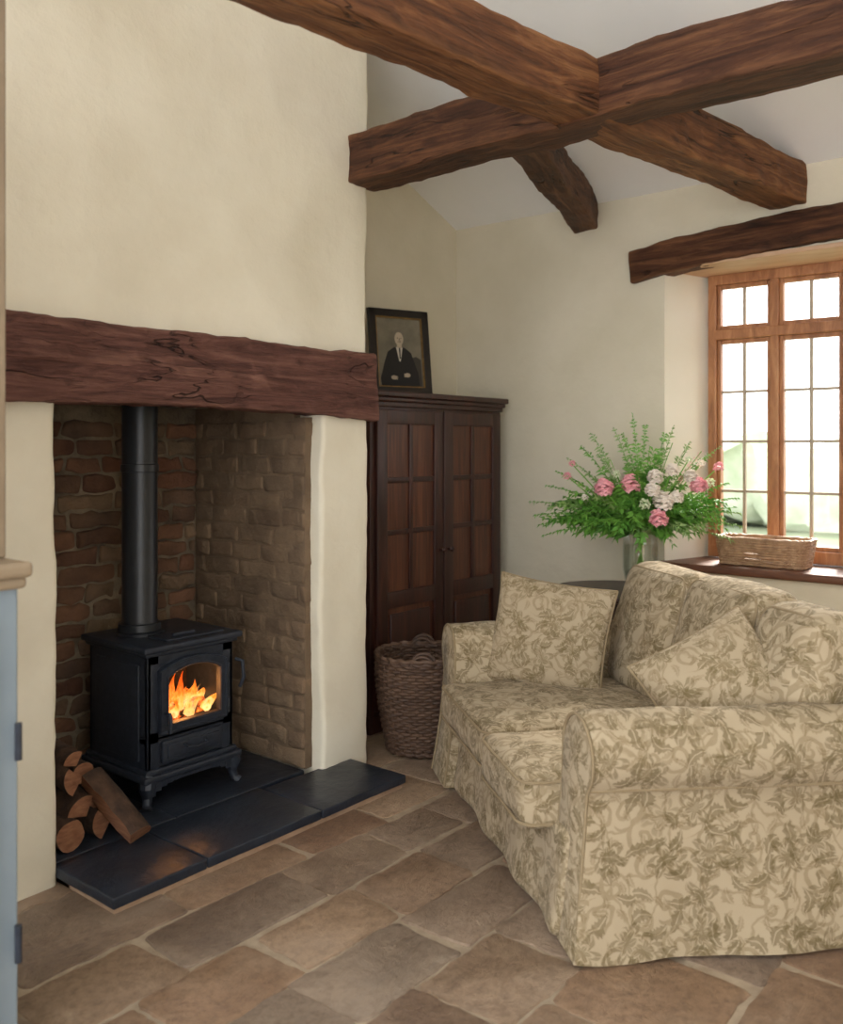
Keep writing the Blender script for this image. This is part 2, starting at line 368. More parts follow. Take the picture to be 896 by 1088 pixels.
# ---------------------------------------------------------------- beams
def beam(name,p0,p1,w,h,mat,bend=0,amp=.014,seg=.06,arch=0,o=0,lf=1):
    a,b=Vector(p0),Vector(p1);L=(b-a).length
    def fn(p):
        t=(p.x/L)*2-1
        q=p+Vector((N(p,3,o),N(p,2.4,o+5)*lf,N(p,2.6,o+11)*lf))*amp+Vector((0,N(p,11,o),N(p,11,o+3)))*amp*.4
        q+=Vector((0,N(p,28,o),N(p,28,o+9)))*.005
        q.z+=bend*(1-t*t); 
        if p.z<h*.5: q.z+=arch*(1-t*t)
        return q
    g=G();g.add(rbox((0,-w/2,0),(L,w/2,h),.012,seg,2),fn=fn)
    xx=(b-a).normalized(); yv=Vector((0,0,1)).cross(xx).normalized(); zz=xx.cross(yv)
    M=Matrix((xx,yv,zz)).transposed().to_4x4(); M.translation=a
    return g.obj(name,mat,smooth=True,angle=50,M=M)
beam('ceiling_beam',(4.53,1.43,2.55),(.5,1.915,2.55),.18,.20,M_beam,o=1,seg=.04)
beam('ceiling_beam',(2.93,2.78,2.545),(2.93,-1.9,2.575),.20,.205,M_beam2,o=7,seg=.04)
beam('ceiling_beam',(3.0,2.0,2.60),(4.53,2.53,2.60),.14,.17,M_beam2,o=13,seg=.04)
beam('mantel_beam',(.9,2.78,1.513),(2.975,2.78,1.513),.17,.295,M_mantel,o=21,amp=.018,arch=.035,seg=.03,lf=.5)
beam('window_lintel',(4.52,.25,2.325),(4.52,2.24,2.27),.13,.17,M_beam2,bend=.065,o=31,amp=.014,seg=.04)
# ---------------------------------------------------------------- window
W=empty('window_1')
g=G();cnt=[0]
fx0,fx1=4.80,4.87
def fb(y0,y1,z0,z1,x0=fx0,x1=fx1,r=.006):
    cnt[0]+=1;e=.0007*(cnt[0]%7);g.add(rbox((x0+e,y0,z0),(x1+e,y1,z1),r,5))
fb(by0,by1,.81,.875);fb(by0,by1,2.27,2.325);fb(by0,by0+.045,.812,2.322);fb(by1-.045,by1,.812,2.322)
ms=[1.5975,1.245,.8925]
for yv in ms: fb(yv-.022,yv+.022,.86,2.28)
fb(by0+.03,by1-.03,1.975,2.03)
edges=[by1-.045]+[m for yv in ms for m in (yv+.022,yv-.022)]+[by0+.045]
panes=[(edges[i+1],edges[i]) for i in range(0,8,2)]
for a,b in panes:
    for z0,z1 in ((.875,1.975),(2.03,2.27)):
        for q in ((a,a+.020,z0,z1),(b-.020,b,z0,z1),(a+.02,b-.02,z0,z0+.022),(a+.02,b-.02,z1-.022,z1)):
            fb(*q,4.82,4.86,.004)
g.obj('frame',M_winwood,parent=W)
M_bar=flat('glazing_bar',lin(170,156,136),.5)
g=G()
for a,b in panes:
    mid=(a+b)/2
    g.add(rbox((4.830,mid-.008,.89),(4.85,mid+.008,1.965),.002,5));g.add(rbox((4.830,mid-.008,2.04),(4.85,mid+.008,2.26),.002,5))
    for zz in (1.165,1.43,1.695): g.add(rbox((4.8335,a+.015,zz-.0075),(4.849,b-.015,zz+.0075),.002,5))
g.obj('glazing_bars',M_bar,parent=W)
g=G()
for a,b in panes:
    for z0,z1 in ((.89,1.965),(2.04,2.26)): g.add(([(4.841,a,z0),(4.841,b,z0),(4.841,b,z1),(4.841,a,z1)],[(0,1,2,3)]))
g.obj('panes',M_glass,parent=W)
g=G();g.add(rbox((4.455,.38,.765),(4.87,2.10,.805),.012,.3,3));g.obj('window_sill',woodmat('sill_wood',lin(80,48,32),lin(108,68,46),lin(134,90,62),along=(14,2,14),rough=.5,bs=.2,bd=.003),smooth=True)
g=G();g.add(rbox((4.47,.42,2.322),(4.88,2.07,2.345),.004,.3));g.obj('lintel_soffit',pm('soffit_pine',lin(186,148,116),lin(206,170,138),4,scale=(4,1,4),rough=.6,bmp=.1))
g=G();g.add(rbox((4.95,-30,-.5),(60,60,-.3),.001,50));g.obj('lawn',pm('grass',lin(112,122,98),lin(128,136,114),.8,rough=1,bmp=0,spec=0))
def hw(p):
    q=wob(.7,.8)(p)+Vector((N(p,3),N(p,3,4),N(p,3,8)))*.25;q.z=max(q.z,-.29);return q
g=G();g.add(rbox((19,-20,-.29),(21.5,50,1.2),.5,.35,3),fn=hw);g.obj('garden_hedge',pm('hedge',lin(170,180,154),lin(200,206,186),2.5,rough=1,bmp=0,spec=0),smooth=True)
# ---------------------------------------------------------------- hearth
H=empty('hearth')
g=G();g.add(rbox((1.525,2.45,-.02),(2.85,2.80,.022),.004,5));g.add(rbox((1.525,2.7,-.02),(2.64,3.55,.022),.004,5));g.obj('mortar_bed',M_hbase,parent=H)
g=G()
for a in ((1.515,1.86,2.44,2.80),(1.864,2.38,2.44,2.80),(2.384,2.86,2.44,2.775),(1.52,2.0,2.804,3.2),(2.004,2.636,2.804,3.2),(1.52,2.3,3.204,3.54),(2.304,2.636,3.204,3.54)):
    g.add(rbox((a[0],a[2],.018),(a[1],a[3],.052),.006,.12,2),fn=wob(.004,6))
g.obj('slate_slabs',M_slate,parent=H,smooth=True,angle=30)
# ---------------------------------------------------------------- stove
S=empty('wood_burning_stove')
g=G(); x0,x1,yf,yb=1.97,2.37,2.945,3.34; zb=.05
B=lambda lo,hi,r=.006:g.add(rbox(lo,hi,r,5,2))
B((x0,yf,.17),(x0+.02,yb,.625));B((x1-.02,yf,.17),(x1,yb,.625));B((x0,yb-.02,.17),(x1,yb,.625));B((x0,yf,.17),(x1,yb,.195))
B((x0,yf,.285),(x1,yb,.315))
B((x0,yf,.17),(x0+.055,yf+.02,.625));B((x1-.055,yf,.17),(x1,yf+.02,.625));B((x0,yf,.58),(x1,yf+.02,.625));B((x0,yf,.295),(x1,yf+.02,.335))
B((x0+.05,yf+.008,.18),(x1-.05,yf+.02,.30))
B((x0-.03,yf-.03,.632),(x1+.03,yb+.02,.657),.009);B((x0-.015,yf-.015,.615),(x1+.015,yb+.01,.635),.008)
B((x0+.1,yf+.02,.656),(x1-.03,yf+.15,.664),.004);B((x0+.16,yf+.06,.662),(x0+.26,yf+.075,.675),.004)
B((x0-.012,yf-.012,.175),(x1+.012,yb+.01,.195),.006);B((x0-.028,yf-.028,.150),(x1+.028,yb+.02,.177),.01)
for yy in (yf-.02,yb-.01):
    n=16
    for i in range(n):
        a=x0+(x1-x0)*i/n;b=x0+(x1-x0)*(i+1)/n;t=((i+.5)/n)*2-1
        B((a,yy,.150-.012-.05*t**4),(b,yy+.012,.158),.001)
for lx,sx in ((x0+.01,-1),(x1-.01,1)):
    for ly,sy in ((yf+.01,-1),(yb-.01,1)):
        P=[(lx,ly,.165),(lx+sx*.014,ly+sy*.014,.13),(lx+sx*.008,ly+sy*.008,.095),(lx+sx*.016,ly+sy*.016,.066),(lx+sx*.026,ly+sy*.026,.053)]
        g.add(tube(P,.02,10,rads=[.036,.030,.019,.017,.024]))
dx0,dx1,dz0,dz1=2.015,2.325,.325,.595; ah=.035
def arch(xa,xb,za,zc,rise,n=14):
    P=[(xa,za),(xb,za),(xb,zc)]
    for i in range(1,n): 
        t=i/n; P.append((xb+(xa-xb)*t, zc+rise*math.sin(pi*t)**.8))
    P.append((xa,zc)); return P
O=arch(dx0,dx1,dz0,dz1-ah,ah);I=arch(dx0+.034,dx1-.034,dz0+.032,dz1-ah-.032,ah)
def ringx(O,I,ya,yb_):
    n=len(O);V=[(p[0],ya,p[1]) for p in O]+[(p[0],ya,p[1]) for p in I]+[(p[0],yb_,p[1]) for p in O]+[(p[0],yb_,p[1]) for p in I];F=[]
    for i in range(n):
        j=(i+1)%n;F+=[(i,j,n+j,n+i),(2*n+i,2*n+j,3*n+j,3*n+i),(i,j,2*n+j,2*n+i),(n+i,n+j,3*n+j,3*n+i)]
    return V,F
g.add(ringx(O,I,yf-.022,yf+.004))
g.add(tube([(p[0],yf-.022,p[1]) for p in arch(dx0+.03,dx1-.03,dz0+.028,dz1-ah-.028,ah)],.005,6,True))
g.add(tube([(p[0],yf-.02,p[1]) for p in arch(dx0+.004,dx1-.004,dz0+.004,dz1-ah-.004,ah)],.006,6,True))
B((x0+.05,yf+.002,.56),(x1-.05,yf+.02,.6))
B((2.03,yf-.014,.205),(2.31,yf+.01,.292),.007);B((2.05,yf-.019,.222),(2.29,yf-.01,.276),.004)
g.add(tube([(2.12,yf-.018,.262),(2.125,yf-.04,.256),(2.17,yf-.046,.25),(2.215,yf-.04,.256),(2.22,yf-.018,.262)],.005,8))
g.add(tube([(2.035,yf-.02,.40),(2.035,yf-.05,.40),(2.035,yf-.055,.39),(2.035,yf-.055,.33)],.007,8))
g.add(tube([(2.385,yf,.54),(2.395,yf-.03,.535),(2.398,yf-.035,.47),(2.39,yf-.02,.43)],.008,8))
for zz in (.38,.52): g.add(tube([(2.335,yf-.012,zz-.018),(2.335,yf-.012,zz+.018)],.009,8))
B((x0-.006,yf+.05,.22),(x0+.004,yb-.05,.58),.004)
g.obj('body',M_iron,parent=S,smooth=True,angle=35)
fc=(2.10,3.19)
g=G();g.add(lathe([(.0,.656),(.095,.656),(.095,.668),(.084,.674),(.082,.70),(.073,.703),(.069,.71),(.069,1.30),(.074,1.302),(.074,1.33),(.069,1.332),(.069,1.583)],40,fc));g.obj('flue_pipe',pm('flue_black',lin(28,31,36),lin(36,40,46),30,rough=.35,bmp=.05,spec=.5),parent=S,smooth=True,angle=40)
g=G();g.add(([(p[0],yf-.006,p[1]) for p in I],[tuple(range(len(I)))]));g.obj('door_glass',M_sglass,parent=S)
g=G();g.add(rbox((x0+.02,yf+.28,.31),(x1-.02,yf+.30,.62),.002,5));g.obj('firebox_lining',pm('fire_brick',lin(34,24,18),lin(60,40,26),9,rough=.95),parent=S)
g=G()
for p0,p1,r in (((2.04,3.02,.345),(2.30,3.07,.35),.026),((2.06,3.12,.35),(2.3,3.05,.37),.022),((2.08,3.0,.385),(2.26,3.10,.40),.018)):
    g.add(tube([Vector(p0).lerp(Vector(p1),i/8) for i in range(9)],r,10),fn=wob(.008,25))
mm,nt,b=newmat('embers');v=coord(nt);f=noi(nt,v,30,5);b.inputs['Base Color'].default_value=(.02,.012,.008,1)
nt.links.new(ramp(nt,f,[(.45,(0,0,0,1)),(.6,(1,.16,.02,1)),(.75,(1,.45,.08,1))]),b.inputs['Emission Color']);b.inputs['Emission Strength'].default_value=1.2
g.obj('burning_logs',mm,parent=S,smooth=True)
def flamemat():
    m=bpy.data.materials.new('flame');m.use_nodes=True;nt=m.node_tree;nt.nodes.clear()
    o=nt.nodes.new('ShaderNodeOutputMaterial');e=nt.nodes.new('ShaderNodeEmission');t=nt.nodes.new('ShaderNodeBsdfTransparent');x=nt.nodes.new('ShaderNodeMixShader')
    v=coord(nt);s=nt.nodes.new('ShaderNodeSeparateXYZ');nt.links.new(v,s.inputs[0])
    nn=noi(nt,coord(nt,'Object',(1,1,.45)),42,4)
    hh=MM(nt,'ADD',mrange(nt,s.outputs[2],.34,.50),MM(nt,'MULTIPLY',MM(nt,'SUBTRACT',nn,.5),2.6))
    nt.links.new(ramp(nt,hh,[(0,(1,.66,.26,1)),(.35,(1,.35,.06,1)),(.65,(.95,.16,.012,1)),(1,(.6,.06,.005,1))]),e.inputs[0]);e.inputs[1].default_value=1.6
    nt.links.new(ramp(nt,nn,[(.40,(0.05,.05,.05,1)),(.58,(.85,.85,.85,1))]),x.inputs[0])
    nt.links.new(t.outputs[0],x.inputs[1]);nt.links.new(e.outputs[0],x.inputs[2]);nt.links.new(x.outputs[0],o.inputs[0]);return m
g=G()
for i in range(28):
    bx=random.uniform(2.03,2.31);byy=random.uniform(2.98,3.12);hh=random.uniform(.06,.15)*(1.2-abs(bx-2.13)*4.0);hh=max(hh,.03);ph=random.random()*6
    P=[];R=[]
    for k in range(12):
        t=k/11;P.append((bx+.018*math.sin(ph+t*5)*t+.06*t,byy+.01*math.cos(ph+t*4)*t,.345+hh*t));R.append(.024*math.sin(pi*min(1,(t*.75+.25)))**.8*(1-t)**.5+.0008)
    g.add(tube(P,.01,8,rads=R))
g.obj('flames',flamemat(),parent=S,smooth=True)
ld=bpy.data.lights.new('fire_glow','POINT');ld.energy=2.0;ld.color=(1,.42,.12);ld.shadow_soft_size=.04
lo=bpy.data.objects.new('fire_glow',ld);lo.location=(2.17,3.02,.44);bpy.context.collection.objects.link(lo);lo.parent=S
# ---------------------------------------------------------------- logs
kind_rot=[30,150,240,80]
def logpart(p0,p1,r,kind,seed):
    a,b=Vector(p0),Vector(p1);d=(b-a).normalized();s=d.cross(Vector((0,0,1))).normalized();u=s.cross(d)
    cs=[]
    if kind=='round':
        for j in range(18):
            an=2*pi*j/18;cs.append((math.cos(an)*r,math.sin(an)*r,0))
    else:
        for j in range(9):
            an=math.radians(-15+kind_rot[seed%4]+ j*105/8);cs.append((math.cos(an)*r*1.5,math.sin(an)*r*1.5,0))
        cs.append((0,0,1));cx=sum(c[0] for c in cs)/10;cy=sum(c[1] for c in cs)/10;cs=[(c[0]-cx,c[1]-cy,0) for c in cs]
    m=len(cs);V=[];F=[];mi=[];n=9
    for i in range(n):
        c=a.lerp(b,i/(n-1))
        for j,(x,yv,_) in enumerate(cs):
            q=c+s*x+u*yv;k=1+.22*noise.noise(Vector((x*20+seed,yv*20,i*.5)));q=c+(q-c)*k;V.append(q)
    for i in range(n-1):
        for j in range(m):
            F.append((i*m+j,i*m+(j+1)%m,(i+1)*m+(j+1)%m,(i+1)*m+j));mi.append(0 if kind=='round' or j<8 else 1)
    F.append(tuple(range(m)));mi.append(1);F.append(tuple((n-1)*m+j for j in range(m)));mi.append(1)
    return V,F,mi
g=G()
for i,(p0,p1,r,kd) in enumerate([((1.60,2.83,.105),(1.60,3.15,.105),.05,'round'),((1.71,2.85,.10),(1.70,3.16,.10),.045,'split'),((1.82,2.86,.10),(1.80,3.15,.10),.044,'round'),
  ((1.65,2.86,.19),(1.66,3.16,.19),.045,'split'),((1.75,2.90,.185),(1.76,3.18,.19),.042,'round'),((1.62,2.88,.265),(1.64,3.16,.27),.04,'split'),((1.70,2.92,.265),(1.72,3.18,.27),.036,'round'),((1.66,2.93,.33),(1.68,3.16,.33),.034,'split'),
  ((1.79,2.70,.10),(1.73,2.90,.27),.058,'split')]):
    g.add(logpart(p0,p1,r,kd,i))
g.obj('firewood_pile',[M_bark,M_cut],smooth=True,angle=40)
# ---------------------------------------------------------------- cabinet
C=empty('wardrobe_cabinet');g=G();gp=G()
cx0,cx1,cy0,cy1=3.26,4.37,3.0,3.41;ct=1.66
B((cx0,cy0+.01,.06),(cx1,cy1,ct-.03),.004);B((cx0-.005,cy0+.005,.0),(cx1+.005,cy1,.09),.006)
B((cx0-.03,cy0-.03,ct-.012),(cx1+.03,cy1,ct+.018),.008);B((cx0-.018,cy0-.016,ct-.035),(cx1+.018,cy1,ct-.01),.008);B((cx0-.006,cy0-.004,ct-.06),(cx1+.006,cy1,ct-.033),.005)
mid=(cx0+cx1)/2
for a,b in ((cx0+.03,mid-.004),(mid+.004,cx1-.03)):
    z0,z1=.11,ct-.075;yq=cy0-.012
    st=.075
    B((a,yq,z0),(a+st,yq+.026,z1),.004);B((b-st,yq,z0),(b,yq+.026,z1),.004)
    rails=[(z0,z0+.09),(.60,.68),(z1-.07,z1)]
    for r0,r1 in rails:B((a+st-.005,yq+.001,r0),(b-st+.005,yq+.025,r1),.004)
    mx=(a+b)/2;B((mx-.014,yq+.004,.68),(mx+.014,yq+.022,z1-.06),.003)
    for zz in (.975,1.235):B((a+st-.005,yq+.005,zz-.013),(b-st+.005,yq+.021,zz+.013),.003)
    gp.add(rbox((a+st-.01,yq+.014,.66),(b-st+.01,yq+.0215,z1-.05),.001,5))
    gp.add(rbox((a+st-.01,yq+.018,z0+.08),(b-st+.01,yq+.0215,.61),.001,5))
    B((a+st+.03,yq+.006,z0+.12),(b-st-.03,yq+.022,.57),.008)
for kx in (mid-.035,mid+.035):
    g.add(tube([(kx,cy0-.012,.86),(kx,cy0-.03,.86),(kx,cy0-.04,.86),(kx,cy0-.048,.86)],.01,12,rads=[.007,.007,.016,.009]))
B((mid-.006,cy0-.018,.1),(mid+.006,cy0-.01,ct-.07),.003)
g.obj('carcass_and_doors',M_cab,parent=C,smooth=True,angle=35);gp.obj('door_panels',M_cabpan,parent=C)
# ---------------------------------------------------------------- portrait
Pf=empty('framed_portrait');fw,fh=.37,.47
Mx=Matrix.Translation((3.74,3.215,ct+.021))@Matrix.Rotation(math.radians(-20),4,'Z')@Matrix.Rotation(math.radians(-7),4,'X')
g=G();t=.042
B((-fw/2,-.012,0),(-fw/2+t,.014,fh),.005);B((fw/2-t,-.012,0),(fw/2,.014,fh),.005);B((-fw/2,-.012,0),(fw/2,.014,t),.005);B((-fw/2,-.012,fh-t),(fw/2,.014,fh),.005)
g.obj('frame_moulding',M_black,parent=Pf,M=Mx)
g=G();q=.006
B((-fw/2+t-.002,-.006,t-.002),(-fw/2+t+q,.008,fh-t),.001);B((fw/2-t-q,-.006,t),(fw/2-t+.002,.008,fh-t),.001);B((-fw/2+t,-.006,t-.002),(fw/2-t,.008,t+q),.001);B((-fw/2+t,-.006,fh-t-q),(fw/2-t,.008,fh-t+.002),.001)
g.obj('gilt_slip',M_gold,parent=Pf,M=Mx)
pc=[pm('photo_ground',lin(92,86,72),lin(136,128,108),5,rough=.6,bmp=0),flat('photo_suit',lin(30,28,26)),flat('photo_skin',lin(176,160,138)),flat('photo_shirt',lin(195,188,172)),flat('photo_hair',lin(110,102,90)),flat('photo_chair',lin(62,56,48))]
g=G()
def poly(pts,m,lay):
    g.add(([(x,.004-.0006*lay,z) for x,z in pts],[tuple(range(len(pts)))]),m)
def ell(cx,cz,a,b,m,lay,n=20):poly([(cx+a*math.cos(2*pi*i/n),cz+b*math.sin(2*pi*i/n)) for i in range(n)],m,lay)
poly([(-fw/2+t,t),(fw/2-t,t),(fw/2-t,fh-t),(-fw/2+t,fh-t)],0,0)
poly([(.04,.05),(.13,.05),(.13,.20),(.10,.215),(.05,.2)],5,1)
poly([(-.12,.045),(.115,.045),(.11,.12),(.085,.19),(.07,.235),(.03,.262),(-.035,.262),(-.075,.235),(-.10,.17),(-.125,.09)],1,2)
poly([(-.022,.262),(.018,.262),(.002,.185),(-.006,.185)],3,3);poly([(-.006,.262),(.004,.262),(.003,.20),(-.004,.20)],1,4)
poly([(-.016,.285),(.014,.285),(.014,.258),(-.016,.258)],2,4)
ell(-.002,.318,.031,.041,4,5);ell(-.002,.309,.027,.037,2,6)
poly([(-.03,.328),(-.02,.342),(.0,.346),(.02,.342),(.028,.328),(.03,.345),(.012,.362),(-.018,.36),(-.032,.344)],4,7)
for ex in (-.012,.010):ell(ex,.313,.0045,.002,5,7,8)
poly([(-.002,.312),(.002,.312),(.004,.300),(-.004,.300)],4,7);poly([(-.011,.291),(.009,.291),(.007,.295),(-.009,.295)],5,7)
for hx,hz in ((-.045,.095),(.04,.11)):
    ell(hx,hz,.017,.012,2,5)
    for k in range(4): ell(hx+(.014 if hx<0 else -.014),hz+.006-k*.005,.010,.0022,2,6,8)
g.obj('portrait_photograph',pc,parent=Pf,M=Mx,recalc=False)
# ---------------------------------------------------------------- wicker basket (round)
def woven(g,base,z0,z1,rows,rad,ns,flare,amp=.005,M=None,n=120):
    for i in range(rows):
        t=i/(rows-1);z=z0+(z1-z0)*t;k=flare(t);P=[]
        for j in range(n):
            th=2*pi*j/n;x,yv=base(th);l=math.hypot(x,yv);o=amp*math.sin(ns/2*th+pi*i)
            P.append((x*k*(1+o/l),yv*k*(1+o/l),z+.0015*math.sin(th*5+i)))
        g.add(tube(P,rad,6,True),fn=(lambda p:M@p) if M else None)
    for j in range(ns):
        th=2*pi*(j+.5)/ns;P=[]
        for i in range(8):
            t=i/7;x,yv=base(th);k=flare(t);P.append((x*k,yv*k,z0+(z1-z0)*t))
        g.add(tube(P,rad*.8,5),fn=(lambda p:M@p) if M else None)
BK=empty('wicker_basket');g=G();bc=Matrix.Translation((3.285,2.70,.002))
R0=.195
circ=lambda th:(R0*math.cos(th),R0*math.sin(th));fl=lambda t:.84+.26*math.sin(min(1,t*1.05)*pi*.5)
woven(g,circ,.02,.42,31,.0078,40,fl,.006,bc,160)
for zz,k in ((.430,1.09),(.444,1.10),(.015,.84)):
    P=[(R0*k*math.cos(2*pi*j/90)*(1+.03*math.sin(j*pi/2)),R0*k*math.sin(2*pi*j/90)*(1+.03*math.sin(j*pi/2)),zz+.004*math.cos(j*pi/2)) for j in range(90)];g.add(tube(P,.010,6,True),fn=lambda p:bc@p)
for s in (1,-1):
    for o in (-.007,.007):
        P=[]
        for k in range(13):
            a=pi*k/12;P.append((s*R0*1.05*.772+math.cos(a)*.05*-.636+o*.7, s*R0*1.05*.636+math.cos(a)*.05*.772, .43+.045*math.sin(a)+o))
        g.add(tube(P,.007,6),fn=lambda p:bc@p)
g.add(lathe([(.0,.02),(.15,.02),(.15,.03),(0,.03)],30,(3.285,2.70)));g.obj('weave',M_wick,parent=BK,smooth=True,angle=60)
BK2=empty('sill_basket');g=G();bm2=Matrix.Translation((4.635,1.585,.808))
def sup(th):
    c,s=math.cos(th),math.sin(th);e=.35;return (.095*math.copysign(abs(c)**e,c),.225*math.copysign(abs(s)**e,s))
woven(g,sup,.008,.118,10,.0062,56,lambda t:.92+.08*t,.004,bm2,200)
for k,zz in ((1.0,.127),(1.02,.135),(.92,.006)):
    g.add(tube([(sup(2*pi*j/120)[0]*k,sup(2*pi*j/120)[1]*k,zz+.002*math.sin(j*1.2)) for j in range(120)],.0075,6,True),fn=lambda p:bm2@p)
g.add(rbox((-.085,-.205,.0),(.085,.205,.008),.002,5),fn=lambda p:bm2@p)
g.obj('weave',M_wick2,parent=BK2,smooth=True,angle=60)
# ---------------------------------------------------------------- sofa
P0=Vector((2.148,1.278,0));A=Vector((.622,.783,0));Bv=Vector((.704,-.706,0))
smap=lambda p:P0+A*p.x+Bv*p.y+Vector((0,0,p.z))
SF=empty('floral_sofa');L=1.5
def wr(amp=.006,s=6,o=0):return lambda p:p+Vector((N(p,s,o),N(p,s,o+7),N(p,s,o+13)))*amp
g=G()
def front(p):
    q=wr(.006,5)(p);k=max(0,1-p.z/.30)
    if p.y<.2:q.y-=.035*k*k+.011*k*math.sin(p.x*17)
    return q
g.add(rbox((.10,.045,.010),(1.42,.90,.31),.03,.04,3),fn=front)
def armprof():
    pr=[(.205,.010),(.205,.1),(.205,.2),(.203,.3),(.2,.4),(.198,.47)];c=(.085,.545);R=.113
    for i in range(19):
        a=math.radians(-8+i*(226/18));pr.append((c[0]+R*math.cos(a),c[1]+R*math.sin(a)))
    pr+=[(.012,.455),(.012,.40),(.010,.30),(.006,.22),(-.002,.14),(-.012,.07),(-.020,.010)];return pr
def arm(mir,v0,v1,o):
    pr=armprof();n=len(pr);c=(.09,.35);V=[];F=[]
    vs=[(v0,.94),(v0+.003,.975),(v0+.012,.995),(v0+.03,1)]+[(v0+.03+(v1-v0-.06)*i/30,1) for i in range(1,30)]+[(v1-.03,1),(v1-.01,.99),(v1,.95)]
    for vv,s in vs:
        for a,z in pr:
            x=c[0]+(a-c[0])*s;zz=c[1]+(z-c[1])*s if z>.1 else z
            if z<.3 and a<.05: x-=.010*math.sin(vv*13)*(1-z/.3)
            k=max(0,1-z/.5)
            V.append((x,vv-(.05*k**1.5 if vv<v0+.1 else 0),zz))
    m=len(vs)
    for i in range(m-1):
        for j in range(n):F.append((i*n+j,i*n+(j+1)%n,(i+1)*n+(j+1)%n,(i+1)*n+j))
    F.append(tuple(range(n)));F.append(tuple((m-1)*n+j for j in range(n)))
    f2=wr(.010,7,o)
    def fn(p):
        q=f2(p)
        if mir:q.x=L-q.x
        return q
    return (V,F),fn
ARM=((False,.075,.99,2),(True,.03,.97,9))
for mir,v0,v1,o in ARM:
    vf,fn=arm(mir,v0,v1,o);g.add(vf,fn=fn)
def backf(p):
    q=wr(.008,5,4)(p);q.y+=(p.z-.1)*.10;return q
g.add(rbox((.03,.83,.010),(1.47,.97,.82),.06,.07,3),fn=backf)
g.obj('frame_and_skirt',M_sofa,parent=SF,smooth=True,angle=70,mapf=smap)
def cushion(g,lo,hi,r,crown,o,fn2=None,ax=2,nz=1):
    c=[(a+b)/2 for a,b in zip(lo,hi)];h=[(b-a)/2 for a,b in zip(lo,hi)]
    def fn(p):
        s=[(p[i]-c[i])/h[i] for i in range(3)];oth=[i for i in range(3) if i!=ax]
        k=(1-s[oth[0]]**2)*(1-s[oth[1]]**2);q=Vector(p);q[ax]+=s[ax]*crown*max(0,k)**.6
        for i in oth: q[i]+=s[i]*.010*(1-s[oth[0]+oth[1]-i]**2)*(1-s[ax]**2)
        q+=(Vector((N(q,5,o),N(q,5,o+3),N(q,5,o+8)))*.008+Vector((N(q,13,o),N(q,13,o+3),N(q,13,o+8)))*.003)*nz
        return fn2(q) if fn2 else q
    g.add(rbox(lo,hi,r,.035,3),fn=fn)
g=G()
cushion(g,(.205,-.045,.275),(.655,.76,.432),.04,.028,1);cushion(g,(.66,-.03,.285),(1.31,.76,.432),.04,.032,5)
tilt=lambda q:Vector((q.x,q.y+(q.z-.42)*.28,q.z))
cushion(g,(.12,.68,.42),(.425,.84,.905),.055,.04,11,tilt,1);cushion(g,(.435,.68,.42),(.90,.84,.92),.055,.05,12,tilt,1);cushion(g,(.91,.68,.42),(1.42,.84,.91),.055,.05,17,tilt,1)
g.obj('cushions',M_sofa,parent=SF,smooth=True,angle=80,mapf=smap)
g=G()
def rr(x0,x1,y0,y1,z,r=.05):
    P=[]
    for cx,cy,a0 in ((x1-r,y1-r,0),(x0+r,y1-r,90),(x0+r,y0+r,180),(x1-r,y0+r,270)):
        for k in range(6):
            a=math.radians(a0+18*k);P.append((cx+r*math.cos(a),cy+r*math.sin(a),z))
    out=[]
    for i,p in enumerate(P):
        n=P[(i+1)%len(P)];out.append(p);d=math.dist(p,n);m=int(d/.05)
        for k in range(1,m):out.append(tuple(p[j]+(n[j]-p[j])*k/m for j in range(3)))
    return out
for a in ((.203,.657,-.047,.64,.418),(.203,.657,-.047,.64,.292),(.658,1.312,-.032,.64,.42),(.658,1.312,-.032,.64,.302)):
    g.add(tube(rr(*a),.005,6,True),fn=wob(.005,5))
for u0,u1,z1 in ((.12,.425,.90),(.435,.90,.915),(.91,1.42,.905)):
    lp=rr(u0+.012,u1-.012,.45,z1-.008,0,.05)
    g.add(tube([(a,.692+(b-.42)*.28,b) for a,b,_ in lp],.005,6,True),fn=wob(.004,5))
pr=armprof()
for mir,v0,v1,o in ARM:
    v=v0+.001
    Q=[((L-a) if mir else a,v-.05*max(0,1-z/.5)**1.5,z) for a,z in [(.09+(a-.09)*.975,.35+(z-.35)*.975) if z>.1 else (a,z) for a,z in pr]]
    g.add(tube(Q,.005,6))
    a=.006;g.add(tube([((L-a) if mir else a,v0+(v1-v0)*i/12,.462) for i in range(13)],.005,6))
g.obj('piping',M_pipe,parent=SF,smooth=True,mapf=smap)
